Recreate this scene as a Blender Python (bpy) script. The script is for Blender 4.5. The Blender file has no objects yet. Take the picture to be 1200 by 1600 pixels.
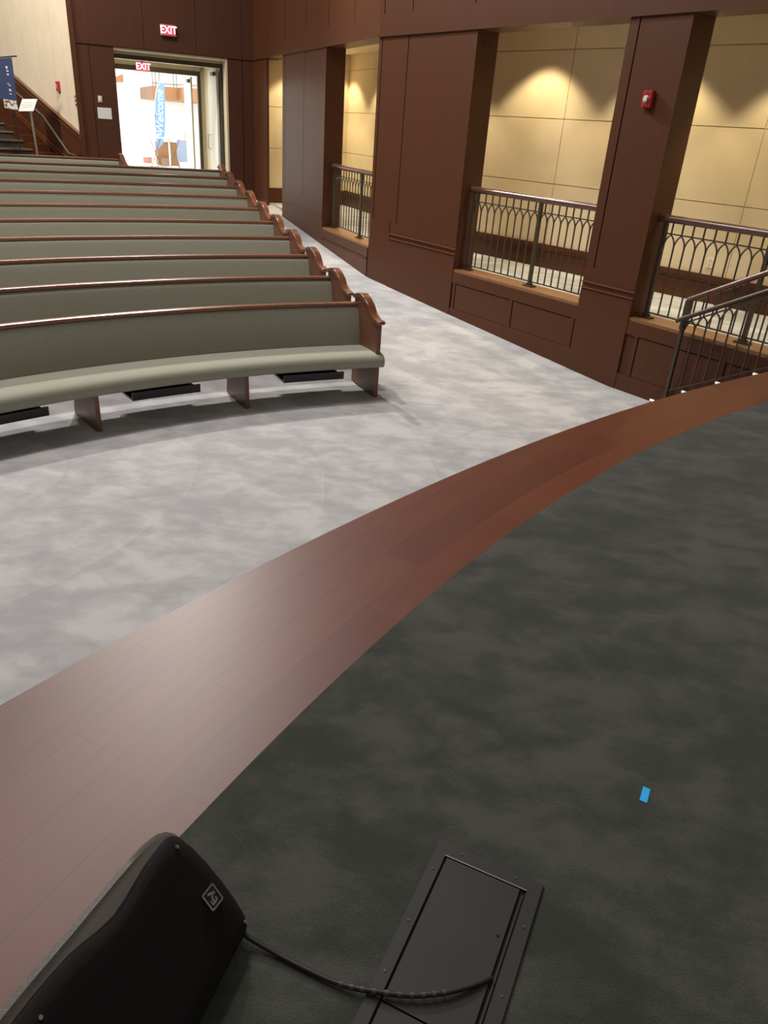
import bpy, bmesh, math, random
from mathutils import Vector, Matrix
random.seed(7)
PI = math.pi
scene = bpy.context.scene
COL = scene.collection

# ------------------------------------------------------------------ camera
cam = bpy.data.cameras.new('camera')
cam.sensor_fit = 'VERTICAL'; cam.sensor_height = 36.0
cam.lens = 1155.0 / 1600.0 * 36.0
cam.clip_start = 0.02; cam.clip_end = 200
co = bpy.data.objects.new('camera', cam); COL.objects.link(co)
right = Vector((0.997236, 0.034023, -(-0.0660456)))
down = Vector((0.0742941, -0.456691, -0.886518))
fwd = Vector((0.0, 0.888975, -0.457957))
right = Vector((0.997236, 0.0340235, 0.0660456)).normalized()
M = Matrix((right, -down, -fwd)).transposed()
co.matrix_world = Matrix.Translation((0, 0, 2.41)) @ M.to_4x4()
scene.camera = co

# ------------------------------------------------------------------ world, lights, exposure
w = bpy.data.worlds.new('world'); scene.world = w; w.use_nodes = True
w.node_tree.nodes['Background'].inputs[0].default_value = (1.0, 0.93, 0.86, 1)
w.node_tree.nodes['Background'].inputs[1].default_value = 0.15
scene.view_settings.view_transform = 'Standard'
scene.view_settings.look = 'None'
scene.view_settings.exposure = 0.0
scene.view_settings.gamma = 1.0
scene.view_settings.use_curve_mapping = False

def light(name, kind, loc, power, color, target=None, **kw):
    l = bpy.data.lights.new(name, kind); l.energy = power; l.color = color
    for k, v in kw.items(): setattr(l, k, v)
    o = bpy.data.objects.new(name, l); COL.objects.link(o); o.location = loc
    if target is not None:
        o.rotation_euler = (Vector(target) - Vector(loc)).to_track_quat('-Z', 'Y').to_euler()
    return o
WARM = (1.0, 0.90, 0.80)
light('hall_key_light', 'SPOT', (-4.2, 13.8, 8.2), 2250, (1, .94, .88), (-1.2, 6.8, 0), spot_size=math.radians(96), spot_blend=0.7, shadow_soft_size=0.07)
light('hall_front_downlight', 'SPOT', (-2.8, 8.4, 8.2), 950, (1, .93, .90), (-1.6, 6.6, 0), spot_size=math.radians(112), spot_blend=0.8, shadow_soft_size=0.07)
light('hall_front_light', 'AREA', (-5.0, 6.7, 10.0), 330, (1, .90, .87), (-2.0, 5.0, 0), shape='DISK', size=2.6)
light('hall_pew_light', 'AREA', (-6.2, 13.6, 9.5), 560, (1, .93, .84), (-5.0, 13.0, 0), shape='DISK', size=1.6)
light('stage_light', 'AREA', (2.6, 1.0, 7.0), 40, (1, .90, .76), (2.0, 2.2, .9), shape='DISK', size=2.0)
light('stair_wall_fill', 'SPOT', (-10.4, 13.0, 7.4), 1500, (1, .90, .76), (-8.4, 18.6, 3.4), spot_size=math.radians(75), spot_blend=0.8, shadow_soft_size=0.3)  # added spot to brighten the cream stair wall; no known fixture

# ------------------------------------------------------------------ materials
def mat(name, color, rough=0.5, metal=0.0, coat=0.0, emit=None, estr=0.0, var=None, vscale=8.0, stretch=(1, 1, 1), bump=0.0, bscale=200.0, spec=0.5, sheen=0.0, coords='Object', detail=6.0, lo=0.35, hi=0.65):
    m = bpy.data.materials.new(name); m.use_nodes = True
    nt = m.node_tree; b = nt.nodes['Principled BSDF']
    b.inputs['Base Color'].default_value = (*color, 1)
    b.inputs['Roughness'].default_value = rough; b.inputs['Metallic'].default_value = metal
    b.inputs['Coat Weight'].default_value = coat; b.inputs['Coat Roughness'].default_value = 0.25
    b.inputs['Specular IOR Level'].default_value = spec
    if sheen: b.inputs['Sheen Weight'].default_value = sheen
    if emit: b.inputs['Emission Color'].default_value = (*emit, 1); b.inputs['Emission Strength'].default_value = estr
    if var or bump:
        tc = nt.nodes.new('ShaderNodeTexCoord')
        mp = nt.nodes.new('ShaderNodeMapping'); mp.inputs['Scale'].default_value = stretch
        nt.links.new(tc.outputs[coords], mp.inputs[0])
    if var:
        n = nt.nodes.new('ShaderNodeTexNoise'); n.inputs['Scale'].default_value = vscale; n.inputs['Detail'].default_value = detail
        nt.links.new(mp.outputs[0], n.inputs['Vector'])
        r = nt.nodes.new('ShaderNodeValToRGB'); r.color_ramp.elements[0].position = lo; r.color_ramp.elements[1].position = hi
        r.color_ramp.elements[0].color = (*color, 1); r.color_ramp.elements[1].color = (*var, 1)
        nt.links.new(n.outputs['Fac'], r.inputs[0]); nt.links.new(r.outputs[0], b.inputs['Base Color'])
    if bump:
        n2 = nt.nodes.new('ShaderNodeTexNoise'); n2.inputs['Scale'].default_value = bscale; n2.inputs['Detail'].default_value = 3
        nt.links.new(tc.outputs[coords], n2.inputs['Vector'])
        bp = nt.nodes.new('ShaderNodeBump'); bp.inputs['Strength'].default_value = bump; bp.inputs['Distance'].default_value = 0.003
        nt.links.new(n2.outputs['Fac'], bp.inputs['Height']); nt.links.new(bp.outputs[0], b.inputs['Normal'])
    return m

def carpet(name, dark, mid, lite, s1, s2, ang, fiber=0.35, arcw=.10, arc=(3.4, -4.6, 0)):
    """pile carpet: brushed nap patches (stretched, distorted noise) plus fibre bump"""
    m = bpy.data.materials.new(name); m.use_nodes = True
    nt = m.node_tree; N = nt.nodes; Lk = nt.links; b = N['Principled BSDF']
    b.inputs['Roughness'].default_value = 0.95; b.inputs['Specular IOR Level'].default_value = 0.1
    b.inputs['Sheen Weight'].default_value = 0.15
    tc = N.new('ShaderNodeTexCoord')
    def noise(scale, sc, rot, det, dist):
        mp = N.new('ShaderNodeMapping'); mp.inputs['Scale'].default_value = sc; mp.inputs['Rotation'].default_value = (0, 0, rot)
        Lk.new(tc.outputs['Object'], mp.inputs[0])
        n = N.new('ShaderNodeTexNoise'); n.inputs['Scale'].default_value = scale; n.inputs['Detail'].default_value = det; n.inputs['Distortion'].default_value = dist
        n.inputs['Roughness'].default_value = 0.6
        Lk.new(mp.outputs[0], n.inputs['Vector']); return n
    n1 = noise(s1, (1, 1.7, 1), ang, 9, 0.15)
    n2 = noise(s2, (1, 1.5, 1), ang + .9, 10, 0.3)
    n3 = noise(260, (1, 1, 1), 0, 2, 0)
    mx = N.new('ShaderNodeMath'); mx.operation = 'ADD'; Lk.new(n1.outputs['Fac'], mx.inputs[0]); Lk.new(n2.outputs['Fac'], mx.inputs[1])
    m2 = N.new('ShaderNodeMath'); m2.operation = 'MULTIPLY_ADD'; Lk.new(n3.outputs['Fac'], m2.inputs[0]); m2.inputs[1].default_value = fiber
    Lk.new(mx.outputs[0], m2.inputs[2])
    mpw = N.new('ShaderNodeMapping'); mpw.inputs['Location'].default_value = arc; Lk.new(tc.outputs['Object'], mpw.inputs[0])
    wv = N.new('ShaderNodeTexWave'); wv.wave_type = 'RINGS'; wv.rings_direction = 'Z'; wv.wave_profile = 'SAW'
    wv.inputs['Scale'].default_value = .32; wv.inputs['Distortion'].default_value = 2.2; wv.inputs['Detail'].default_value = 3; wv.inputs['Detail Scale'].default_value = 1.2
    Lk.new(mpw.outputs[0], wv.inputs['Vector'])
    m4 = N.new('ShaderNodeMath'); m4.operation = 'MULTIPLY_ADD'; Lk.new(wv.outputs['Fac'], m4.inputs[0]); m4.inputs[1].default_value = arcw; Lk.new(m2.outputs[0], m4.inputs[2])
    m2 = m4
    mr = N.new('ShaderNodeMapRange'); mr.inputs['From Min'].default_value = .84 + arcw / 2 + fiber / 2; mr.inputs['From Max'].default_value = 1.16 + arcw / 2 + fiber / 2
    Lk.new(m2.outputs[0], mr.inputs[0])
    r = N.new('ShaderNodeValToRGB'); e = r.color_ramp.elements
    e[0].position = 0; e[0].color = (*dark, 1); e[1].position = 1; e[1].color = (*lite, 1)
    k = e.new(.5); k.color = (*mid, 1)
    Lk.new(mr.outputs[0], r.inputs[0]); Lk.new(r.outputs[0], b.inputs['Base Color'])
    bp = N.new('ShaderNodeBump'); bp.inputs['Strength'].default_value = .5; bp.inputs['Distance'].default_value = .004
    Lk.new(n3.outputs['Fac'], bp.inputs['Height']); Lk.new(bp.outputs[0], b.inputs['Normal'])
    return m

def planks(name, c1, c2, mortar, bw, rh, rough, coat, scale=1.0):
    m = bpy.data.materials.new(name); m.use_nodes = True
    nt = m.node_tree; N = nt.nodes; Lk = nt.links; b = N['Principled BSDF']
    b.inputs['Roughness'].default_value = rough; b.inputs['Coat Weight'].default_value = coat; b.inputs['Coat Roughness'].default_value = .4; b.inputs['Specular IOR Level'].default_value = .40
    uv = N.new('ShaderNodeUVMap'); uv.uv_map = 'UVMap'
    br = N.new('ShaderNodeTexBrick'); br.inputs['Scale'].default_value = scale
    br.inputs['Brick Width'].default_value = bw; br.inputs['Row Height'].default_value = rh
    br.inputs['Mortar Size'].default_value = .0012; br.inputs['Mortar Smooth'].default_value = .3
    br.inputs['Color1'].default_value = (*c1, 1); br.inputs['Color2'].default_value = (*c2, 1); br.inputs['Mortar'].default_value = (*mortar, 1)
    br.offset = .37
    Lk.new(uv.outputs[0], br.inputs['Vector'])
    mp = N.new('ShaderNodeMapping'); mp.inputs['Scale'].default_value = (1.2, 14, 1); Lk.new(uv.outputs[0], mp.inputs[0])
    n = N.new('ShaderNodeTexNoise'); n.inputs['Scale'].default_value = 2.2; n.inputs['Detail'].default_value = 7; Lk.new(mp.outputs[0], n.inputs['Vector'])
    mr = N.new('ShaderNodeMapRange'); mr.inputs['From Min'].default_value = .3; mr.inputs['From Max'].default_value = .7
    mr.inputs['To Min'].default_value = .90; mr.inputs['To Max'].default_value = 1.09; Lk.new(n.outputs['Fac'], mr.inputs[0])
    vm = N.new('ShaderNodeVectorMath'); vm.operation = 'SCALE'; Lk.new(br.outputs['Color'], vm.inputs[0]); Lk.new(mr.outputs[0], vm.inputs['Scale'])
    Lk.new(vm.outputs[0], b.inputs['Base Color'])
    return m

WOOD = mat('wall_wood', (.084, .0285, .0108), .48, coat=.04, spec=.28, var=(.093, .0315, .012), vscale=3.0, stretch=(9, 9, .7))
WOODD = mat('dark_wood', (.072, .026, .0135), .5, coat=.05, spec=.3, var=(.080, .029, .015), vscale=3.0, stretch=(9, 9, .7))
SILL = mat('sill_wood', (.22, .105, .043), .35, coat=.3, var=(.28, .14, .06), vscale=4.0, stretch=(3, 9, 1))
PEWW = mat('pew_wood', (.150, .050, .019), .30, coat=.55, var=(.20, .070, .028), vscale=5.0, stretch=(6, 6, 1.2))
PEWL = mat('pew_panel_wood', (.150, .062, .035), .42, coat=.2, var=(.185, .076, .043), vscale=5.0, stretch=(6, 6, 1.0))
FABRIC = mat('pew_fabric', (.322, .325, .255), .92, var=(.365, .368, .292), vscale=90, bump=.5, bscale=420, spec=.2, sheen=.1)
BLACKW = mat('rack_black', (.016, .012, .011), .35, coat=.3)
CREAM = mat('cream_wall', (.74, .63, .43), .85, var=(.78, .665, .455), vscale=3)
CREAML = mat('pale_cream_wall', (.78, .68, .53), .85, var=(.74, .635, .48), vscale=3)
WHITE = mat('lobby_white', (.86, .85, .83), .8)
TRIMC = mat('cream_trim', (.62, .55, .38), .5)
BRONZE = mat('bronze_frame', (.085, .065, .040), .4, metal=.3)
DOORW = mat('door_white', (.66, .66, .60), .5)
IRON = mat('railing_iron', (.085, .068, .050), .42, metal=.5)
RAILW = mat('handrail_wood', (.10, .042, .028), .32, coat=.5, var=(.13, .055, .036), vscale=6, stretch=(3, 3, 3))
STEEL = mat('steel', (.62, .60, .56), .3, metal=.9)
BLACK = mat('black_plastic', (.020, .018, .018), .55, var=(.026, .023, .023), vscale=60, bump=.25, bscale=500)
GRAYP = mat('cabinet_grey', (.14, .125, .112), .36, bump=.3, bscale=600)
GRILLE = mat('grille_black', (.012, .010, .011), .7, bump=1.0, bscale=700, spec=.25)
CHROME = mat('badge_chrome', (.75, .73, .71), .18, metal=1.0)
BOXM = mat('floor_box_metal', (.017, .015, .0155), .6, metal=.0, var=(.021, .018, .019), vscale=9)
BOXD = mat('floor_box_shade', (.004, .004, .004), .9)  # near-black colour stands in for the shaded depth of gap and holes
CABLE = mat('cable_rubber', (.012, .011, .010), .5)
CABLEW = mat('cable_wrap', (.05, .046, .042), .5)
BLUET = mat('blue_tape', (.02, .46, .98), .6)
RED = mat('alarm_red', (.45, .03, .03), .4)
REDD = mat('exit_red', (.55, .04, .07), .4, emit=(1, .08, .16), estr=.55)
EXITL = mat('exit_letters', (1, .8, .85), .4, emit=(1, .72, .80), estr=1.6)
PLATE = mat('exit_casing', (.55, .32, .30), .5)
CLEAR = mat('strobe_lens', (.75, .72, .66), .2)
PAPER = mat('paper', (.72, .72, .72), .8)
PLASTW = mat('wall_plate', (.68, .58, .42), .5)
LEDW = mat('step_light_lens', (.8, .8, .76), .5, emit=(1, .96, .88), estr=.5)
FLAGB = mat('flag_blue', (.10, .21, .47), .8)
FLAGW = mat('flag_white', (.9, .92, .95), .8)
NAVY = mat('banner_navy', (.035, .052, .13), .8)
BALW = mat('balcony_wood', (.22, .105, .04), .5)
SCREEN = mat('display_bluegrey', (.17, .21, .29), .6)
STEPC = mat('step_carpet', (.055, .045, .035), .95, bump=.4, bscale=300)
CARPET = carpet('aisle_carpet', (.372, .378, .390), (.436, .441, .450), (.520, .522, .526), 1.5, 3.6, .5, .25)
CARPETC = carpet('corridor_carpet', (.36, .375, .375), (.43, .445, .445), (.51, .525, .52), 1.6, 2.4, 1.1, .2)
CARPETS = carpet('stage_carpet', (.040, .045, .038), (.053, .058, .049), (.074, .077, .067), 2.1, 5.5, -.6, .4, arcw=0.0)
PLANKS = planks('stage_planks', (.108, .030, .0145), (.138, .039, .0185), (.062, .019, .010), .95, .155, .41, .0)

# ------------------------------------------------------------------ helpers
def link(name, bm, m, parent=None, smooth=False, label=None):
    me = bpy.data.meshes.new(name)
    bmesh.ops.remove_doubles(bm, verts=bm.verts, dist=1e-6)
    bmesh.ops.recalc_face_normals(bm, faces=bm.faces)
    bm.to_mesh(me); bm.free()
    ms = m if isinstance(m, (list, tuple)) else [m]
    for x in ms: me.materials.append(x)
    if smooth:
        for p in me.polygons: p.use_smooth = True
        me.set_sharp_from_angle(angle=math.radians(40))
    o = bpy.data.objects.new(name, me); COL.objects.link(o)
    if parent is not None:
        o.parent = parent
        o.matrix_parent_inverse = Matrix.Translation(-Vector(parent.location))
    if label: o['label'] = label
    return o
def tag(o, label, cat, group=None):
    o['label'] = label; o['category'] = cat
    if group: o['group'] = group
    return o
def thing(name, loc, label, cat, group=None):
    o = bpy.data.objects.new(name, None); COL.objects.link(o); o.location = loc; o.empty_display_size = .1
    return tag(o, label, cat, group)
def struct(name, bm, m, parent=None, smooth=False):
    o = link(name, bm, m, parent, smooth)
    if parent is None: o['kind'] = 'structure'
    return o
class Fr:
    """local frame: s along, t depth (away from the hall), z up"""
    def __init__(s, o, u, n): s.o = Vector((o[0], o[1], 0)); s.u = Vector((u[0], u[1], 0)); s.n = Vector((n[0], n[1], 0))
    def p(s, a, t, z): return s.o + s.u * a - s.n * t + Vector((0, 0, z))
def hexa(bm, pts):
    v = [bm.verts.new(p) for p in pts]
    for f in ((0, 1, 2, 3), (7, 6, 5, 4), (0, 4, 5, 1), (1, 5, 6, 2), (2, 6, 7, 3), (3, 7, 4, 0)): bm.faces.new([v[i] for i in f])
def box(bm, fr, s0, s1, t0, t1, z0, z1):
    hexa(bm, [fr.p(s0, t0, z0), fr.p(s1, t0, z0), fr.p(s1, t1, z0), fr.p(s0, t1, z0), fr.p(s0, t0, z1), fr.p(s1, t0, z1), fr.p(s1, t1, z1), fr.p(s0, t1, z1)])
def cells(bm, fr, ss, zs, t1=0.0, th=.02, gap=.017):
    for a, b in zip(ss, ss[1:]):
        for c, d in zip(zs, zs[1:]):
            box(bm, fr, a + (gap / 2 if a != ss[0] else 0), b - (gap / 2 if b != ss[-1] else 0), t1 - th, t1, c + (gap / 2 if c != zs[0] else 0), d - (gap / 2 if d != zs[-1] else 0))
def tube(bm, pts, r, n=10, closed=False):
    pts = [Vector(p) for p in pts]; rings = []
    up = Vector((0, 0, 1))
    for i, p in enumerate(pts):
        a = pts[max(i - 1, 0)]; b = pts[min(i + 1, len(pts) - 1)]
        d = (b - a).normalized()
        x = d.cross(up)
        if x.length < 1e-3: x = d.cross(Vector((1, 0, 0)))
        x.normalize(); y = d.cross(x)
        rr = r[i] if isinstance(r, (list, tuple)) else r
        rings.append([bm.verts.new(p + (x * math.cos(2 * PI * k / n) + y * math.sin(2 * PI * k / n)) * rr) for k in range(n)])
    for a, b in zip(rings, rings[1:]):
        for k in range(n): bm.faces.new((a[k], a[(k + 1) % n], b[(k + 1) % n], b[k]))
    bm.faces.new(rings[0][::-1]); bm.faces.new(rings[-1])
def bar(bm, p, q, w, h, side):
    """rectangular bar from p to q; w along 'side', h across"""
    p = Vector(p); q = Vector(q); d = (q - p).normalized(); x = Vector(side).normalized(); y = d.cross(x).normalized()
    hexa(bm, [p - x * w / 2 - y * h / 2, p + x * w / 2 - y * h / 2, p + x * w / 2 + y * h / 2, p - x * w / 2 + y * h / 2,
              q - x * w / 2 - y * h / 2, q + x * w / 2 - y * h / 2, q + x * w / 2 + y * h / 2, q - x * w / 2 + y * h / 2])
def prism(bm, pts, ext):
    ext = Vector(ext); a = [bm.verts.new(Vector(p)) for p in pts]; b = [bm.verts.new(Vector(p) + ext) for p in pts]
    bm.faces.new(a); bm.faces.new(b[::-1])
    for i in range(len(a)): bm.faces.new((a[i], b[i], b[(i + 1) % len(a)], a[(i + 1) % len(a)]))
def text_mesh(name, body, size, mtx, m, parent=None, extrude=.002, shear=0.0, bold=0.0):
    c = bpy.data.curves.new(name, 'FONT'); c.body = body; c.size = size; c.extrude = extrude; c.shear = shear; c.offset = bold
    c.align_x = 'CENTER'; c.align_y = 'CENTER'
    t = bpy.data.objects.new('tmp', c); COL.objects.link(t)
    dg = bpy.context.evaluated_depsgraph_get(); me = bpy.data.meshes.new_from_object(t.evaluated_get(dg))
    bpy.data.objects.remove(t); bpy.data.curves.remove(c)
    me.name = name; me.transform(mtx); me.materials.clear(); me.materials.append(m)
    o = bpy.data.objects.new(name, me); COL.objects.link(o)
    if parent is not None:
        o.parent = parent; o.matrix_parent_inverse = Matrix.Translation(-Vector(parent.location))
    return o
def face_mtx(origin, xdir, ydir):
    x = Vector(xdir).normalized(); y = Vector(ydir).normalized(); z = x.cross(y)
    m = Matrix((x, y, z)).transposed().to_4x4(); return Matrix.Translation(Vector(origin)) @ m

# ------------------------------------------------------------------ frames of the room
FA = Fr((-2.55, 16.4), (.4257, -.9049), (-.9049, -.4257))      # far part of the aisle wall
FB = Fr((-.533, 12.111), (.6085, -.7936), (-.7936, -.6085))    # near part of the aisle wall
FK = Fr((-3.498, 18.415), (.9117, .4109), (.4109, -.9117))     # back wall with the doors
LP = FK.p(-3.57, 0, 0)
FC = Fr((LP.x, LP.y), (-.751, .660), (-.66, -.751))            # cream wall beside the stairs
CX, CY = 2.717, .121                                           # centre of the fan of pews
def fl(r): return min(max(0, .076 * (r - 8.1)), .785)
def pol(r, deg, z): a = math.radians(deg); return Vector((CX + r * math.sin(a), CY + r * math.cos(a), z))

# ------------------------------------------------------------------ floors
bm = bmesh.new()
rs = [0.01] + [x * 1.0 for x in range(1, 8)] + [8.1] + [8.6 + .9 * i for i in range(11)] + [18.43, 21, 27]
ts = [-80 + 5 * i for i in range(27)]
g = [[bm.verts.new(pol(r, t, fl(r))) for t in ts] for r in rs]
for i in range(len(rs) - 1):
    for j in range(len(ts) - 1): bm.faces.new((g[i][j], g[i][j + 1], g[i + 1][j + 1], g[i + 1][j]))
struct('floor', bm, CARPET)

# stage platform
OC, OR = Vector((13.08, -7.63)), 16.84
IC, IR = Vector((9.90, -3.86)), 11.48
HS = .91
def outer(phi): a = math.radians(phi); return Vector((OC.x + OR * math.cos(a), OC.y + OR * math.sin(a)))
edge = [outer(166 - .5 * i * (166 - 124.9) / 40 * 1) for i in range(81)]
wallpt = [FB.p(s, -.0, 0).xy for s in (7.25, 12.0)]
poly = [Vector((p.x, p.y, 0)) for p in edge] + [Vector((p.x, p.y, 0)) for p in (wallpt[1], Vector((6.8, -4.0)), Vector((-3.2, -4.0)))]
bm = bmesh.new(); prism(bm, poly, (0, 0, HS - .004)); struct('stage_platform', bm, WOODD)
bm = bmesh.new(); uvl = bm.loops.layers.uv.new('UVMap'); cols = []
for i in range(91):
    a = math.radians(172 - i * (172 - 118.5) / 90); d = Vector((math.cos(a), math.sin(a)))
    w_ = IC - OC; bq = w_.dot(d); t = -bq + math.sqrt(bq * bq - (w_.dot(w_) - OR * OR))
    row = []
    for k in range(4):
        r = IR - .02 + (t - IR + .02) * k / 3; p = IC + d * r; row.append((bm.verts.new((p.x, p.y, HS)), -a * IR, r))
    cols.append(row)
for A_, B_ in zip(cols, cols[1:]):
    # keep the border on the hall side of the aisle wall
    if (Vector((B_[1][0].co.x, B_[1][0].co.y, 0)) - FB.o).dot(FB.n) < .0: break
    for k in range(3):
        q = (A_[k], A_[k + 1], B_[k + 1], B_[k]); f = bm.faces.new([x[0] for x in q])
        for lp, x in zip(f.loops, q): lp[uvl].uv = (x[1], x[2])
for v in [v for v in bm.verts if not v.link_faces]: bm.verts.remove(v)
me = bpy.data.meshes.new('floor_stage_border'); bm.to_mesh(me); bm.free(); me.materials.append(PLANKS)
o = bpy.data.objects.new('floor_stage_border', me); COL.objects.link(o); o['kind'] = 'structure'
bm = bmesh.new()
ip = []
for i in range(80):
    a = math.radians(172 - i * (172 - 121.5) / 79); ip.append(Vector((IC.x + IR * math.cos(a), IC.y + IR * math.sin(a), HS - .002)))
ip += [Vector((*FB.p(12, 0, 0).xy, HS - .002)), Vector((6.8, -4, HS - .002)), Vector((-1.8, -4, HS - .002))]
prism(bm, ip, (0, 0, .010)); struct('floor_stage_carpet', bm, CARPETS)
# steps from the aisle up to the stage, along the wall
bm = bmesh.new()
for k in range(1, 5):
    box(bm, FB, 5.98 + .29 * (k - 1), 7.12, -1.3, -.08, 0, .182 * k)
struct('stage_steps', bm, STEPC)
bm = bmesh.new()                                                     # stringer board on the wall side of the steps
pr = [FB.p(5.50, -.02, 0), FB.p(5.50, -.02, .10), FB.p(7.12, -.02, .98), FB.p(7.12, -.02, 0)]
prism(bm, pr, FB.n * .05); struct('trim_1', bm, WOODD)

# ------------------------------------------------------------------ aisle wall (two facets), openings, header
T = .32; ZH = 3.55; TOP = 6.6; ZS = .79
def lowpanel(bm, fr, s0, s1, splits, zfl):
    """framed panels under an opening"""
    box(bm, fr, s0, s1, -.002, .0, 0, ZS - .03)
    z0 = zfl + .16; z1 = .62
    box(bm, fr, s0, s1, -.022, -.002, 0, z0); box(bm, fr, s0, s1, -.022, -.002, z1, ZS - .03)
    for a, b in zip(splits, splits[1:]):
        box(bm, fr, a + .012, b - .045, -.016, -.002, z0 + .004, z1 - .012)
    for a in splits: box(bm, fr, a - .045, a, -.022, -.002, z0, z1)
bm = bmesh.new()
box(bm, FA, -2.23, -1.15, 0, .03, .6, ZH); box(bm, FA, 0, 2.52, .0, T, 0, ZH); box(bm, FA, 2.52, 4.70, 0, T, 0, ZS - .03); box(bm, FA, 4.70, 4.74, 0, T, 0, ZH)
box(bm, FA, -2.23, 4.74, 0, T, ZH, TOP)
cells(bm, FA, [0, .17, 1.36, 2.52], [1.21, ZH]); cells(bm, FA, [0, 2.52], [0, 1.21])
box(bm, FA, 0, 2.52, -.032, -.02, .96, .985)
cells(bm, FA, [-2.23, -1.15], [.6, ZH])
box(bm, FA, -2.23, -1.15, -.03, -.02, .9, 1.10)
lowpanel(bm, FA, 2.52, 4.70, [2.62, 3.6, 4.66], .42)
cells(bm, FA, [-2.23, 4.74], [ZH, 3.81]); cells(bm, FA, [-2.23, -1.0, .16, 1.43, 2.59, 3.75, 4.74], [3.81, TOP])
box(bm, FA, -2.23, 4.74, -.04, .0, ZH - .002, ZH + .035)
struct('wall_right_far', bm, WOOD)
bm = bmesh.new()
box(bm, FB, 0, 2.04, 0, T, 0, ZH); box(bm, FB, 2.04, 4.27, 0, T, 0, ZS - .03); box(bm, FB, 4.27, 4.98, 0, T, 0, ZH)
box(bm, FB, 4.98, 7.25, 0, T, 0, ZS - .03); box(bm, FB, 7.25, 12, 0, T, 0, ZH); box(bm, FB, 0, 12, 0, T, ZH, TOP)
cells(bm, FB, [0, .08, .68, 2.04], [1.21, ZH]); cells(bm, FB, [0, .53, 2.04], [0, 1.21])
box(bm, FB, .53, 2.04, -.027, -.02, 0, .97); pass
cells(bm, FB, [4.27, 4.39, 4.98], [1.21, ZH]); cells(bm, FB, [4.27, 4.98], [0, 1.21])
box(bm, FB, 4.27, 4.98, -.027, -.02, 0, .97); pass
cells(bm, FB, [7.25, 7.37, 12], [1.21, ZH]); cells(bm, FB, [7.25, 12], [0, 1.21])
lowpanel(bm, FB, 2.04, 4.27, [2.12, 3.23, 4.25], .12)
lowpanel(bm, FB, 4.98, 7.25, [5.15, 6.19, 7.2], .02)
cells(bm, FB, [0, 12], [ZH, 3.81]); cells(bm, FB, [0, .09, .72, 1.95, 3.2, 4.5, 5.8, 7.1, 8.4, 12], [3.81, TOP])
box(bm, FB, 0, 12, -.04, .0, ZH - .002, ZH + .035)
struct('wall_right', bm, WOOD)
bm = bmesh.new()
for fr, a, b in ((FA, 2.52, 4.70), (FB, 2.04, 4.27), (FB, 4.98, 7.25)): box(bm, fr, a, b, -.012, T + .01, ZS - .03, ZS + .005)
struct('trim_2', bm, SILL)
bm = bmesh.new()
for a, b in ((.53, 2.045), (4.27, 4.985), (7.25, 12)):
    for z in (.98, 1.045): box(bm, FB, a, b, -.038, -.02, z, z + .013)
struct('trim_11', bm, PEWW)  # lighter wood puts the light caught by the beads into their colour
GROOVE_SHADE = mat('groove_shade', (.012, .006, .004), .8)  # near-black strips that put the grooves' depth shade into colour
bm = bmesh.new()
for fr, sv, z0, z1 in ((FA, (.17, 1.36), 1.21, ZH), (FB, (.08, .68, 4.39, 7.37), 1.21, ZH), (FA, (-1.0, .16, 1.43, 2.59, 3.75), 3.82, TOP), (FB, (.09, .72, 1.95, 3.2, 4.5, 5.8, 7.1), 3.82, TOP), (FB, (3.22, 6.18), .16, .62), (FB, (2.115, 5.145), .2, .62)):
    for a in sv: box(bm, fr, a - .0095, a + .0095, -.008, -.001, z0, z1)
struct('trim_12', bm, GROOVE_SHADE)

# ------------------------------------------------------------------ corridor behind the openings
FP = [Vector((-2.2, 20.3)), Vector((-.63, 16.94)), Vector((1.05, 12.41)), Vector((6.51, 6.43))]
bm = bmesh.new(); bmw = bmesh.new()
for i, (p, q) in enumerate(zip(FP, FP[1:])):
    u = (q - p).normalized(); n = Vector((u.y, -u.x))
    if n.dot(-p) < 0: n = -n
    fr = Fr(p, u, n); Ln = (q - p).length
    seams = {0: [0, 1.3, Ln], 1: [0, 1.6, 3.6, Ln], 2: [0, 1.46, 4.2, 6.9, Ln]}[i]
    cells(bm, fr, seams, [1.11, 1.9, 2.7, 3.5, 3.9], t1=0, th=.02, gap=.009)
    box(bm, fr, 0, Ln, 0, .1, .6, 3.9)
    cells(bmw, fr, [0, Ln], [.7, 1.05], t1=-.018, th=.02); box(bmw, fr, 0, Ln, -.055, 0, 1.05, 1.11); box(bmw, fr, 0, Ln, -.05, 0, .79, .86)
    box(bmw, fr, 0, Ln, -.062, 0, 1.03, 1.045)
FE = Fr(FK.p(0, -.6, 0).xy, (.9117, .4109), (.4109, -.9117))
cells(bm, FE, [.06, 3.2], [1.10, 1.9, 2.7, 3.5, 3.9], th=.02, gap=.009); box(bm, FE, .06, 3.2, 0, .1, .6, 3.9)
box(bmw, FE, .06, 3.2, -.04, 0, .6, 1.10)
struct('wall_corridor', bm, CREAM); struct('wall_corridor_wainscot', bmw, WOOD)
def slab(pts, z0, z1, name, m):
    bm = bmesh.new(); prism(bm, [Vector((p[0], p[1], z0)) for p in pts], (0, 0, z1 - z0)); return struct(name, bm, m)
back = [FB.p(12, .15, 0).xy, FB.p(0, .15, 0).xy, FA.p(0, .15, 0).xy, FA.p(-1.7, .15, 0).xy]
cor = back + [FP[0] + Vector((-.7, -.5)), FP[0], FP[1], FP[2], FP[3]]
slab(cor, .70, .79, 'floor_corridor', CARPETC)
slab([FB.p(12, T, 0).xy, FB.p(0, T, 0).xy, FA.p(0, T, 0).xy, FA.p(-1.7, T, 0).xy] + [FP[0] + Vector((-.7, -.5)), FP[0], FP[1], FP[2], FP[3]], 3.8, 3.9, 'ceiling_corridor', CREAML)
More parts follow.
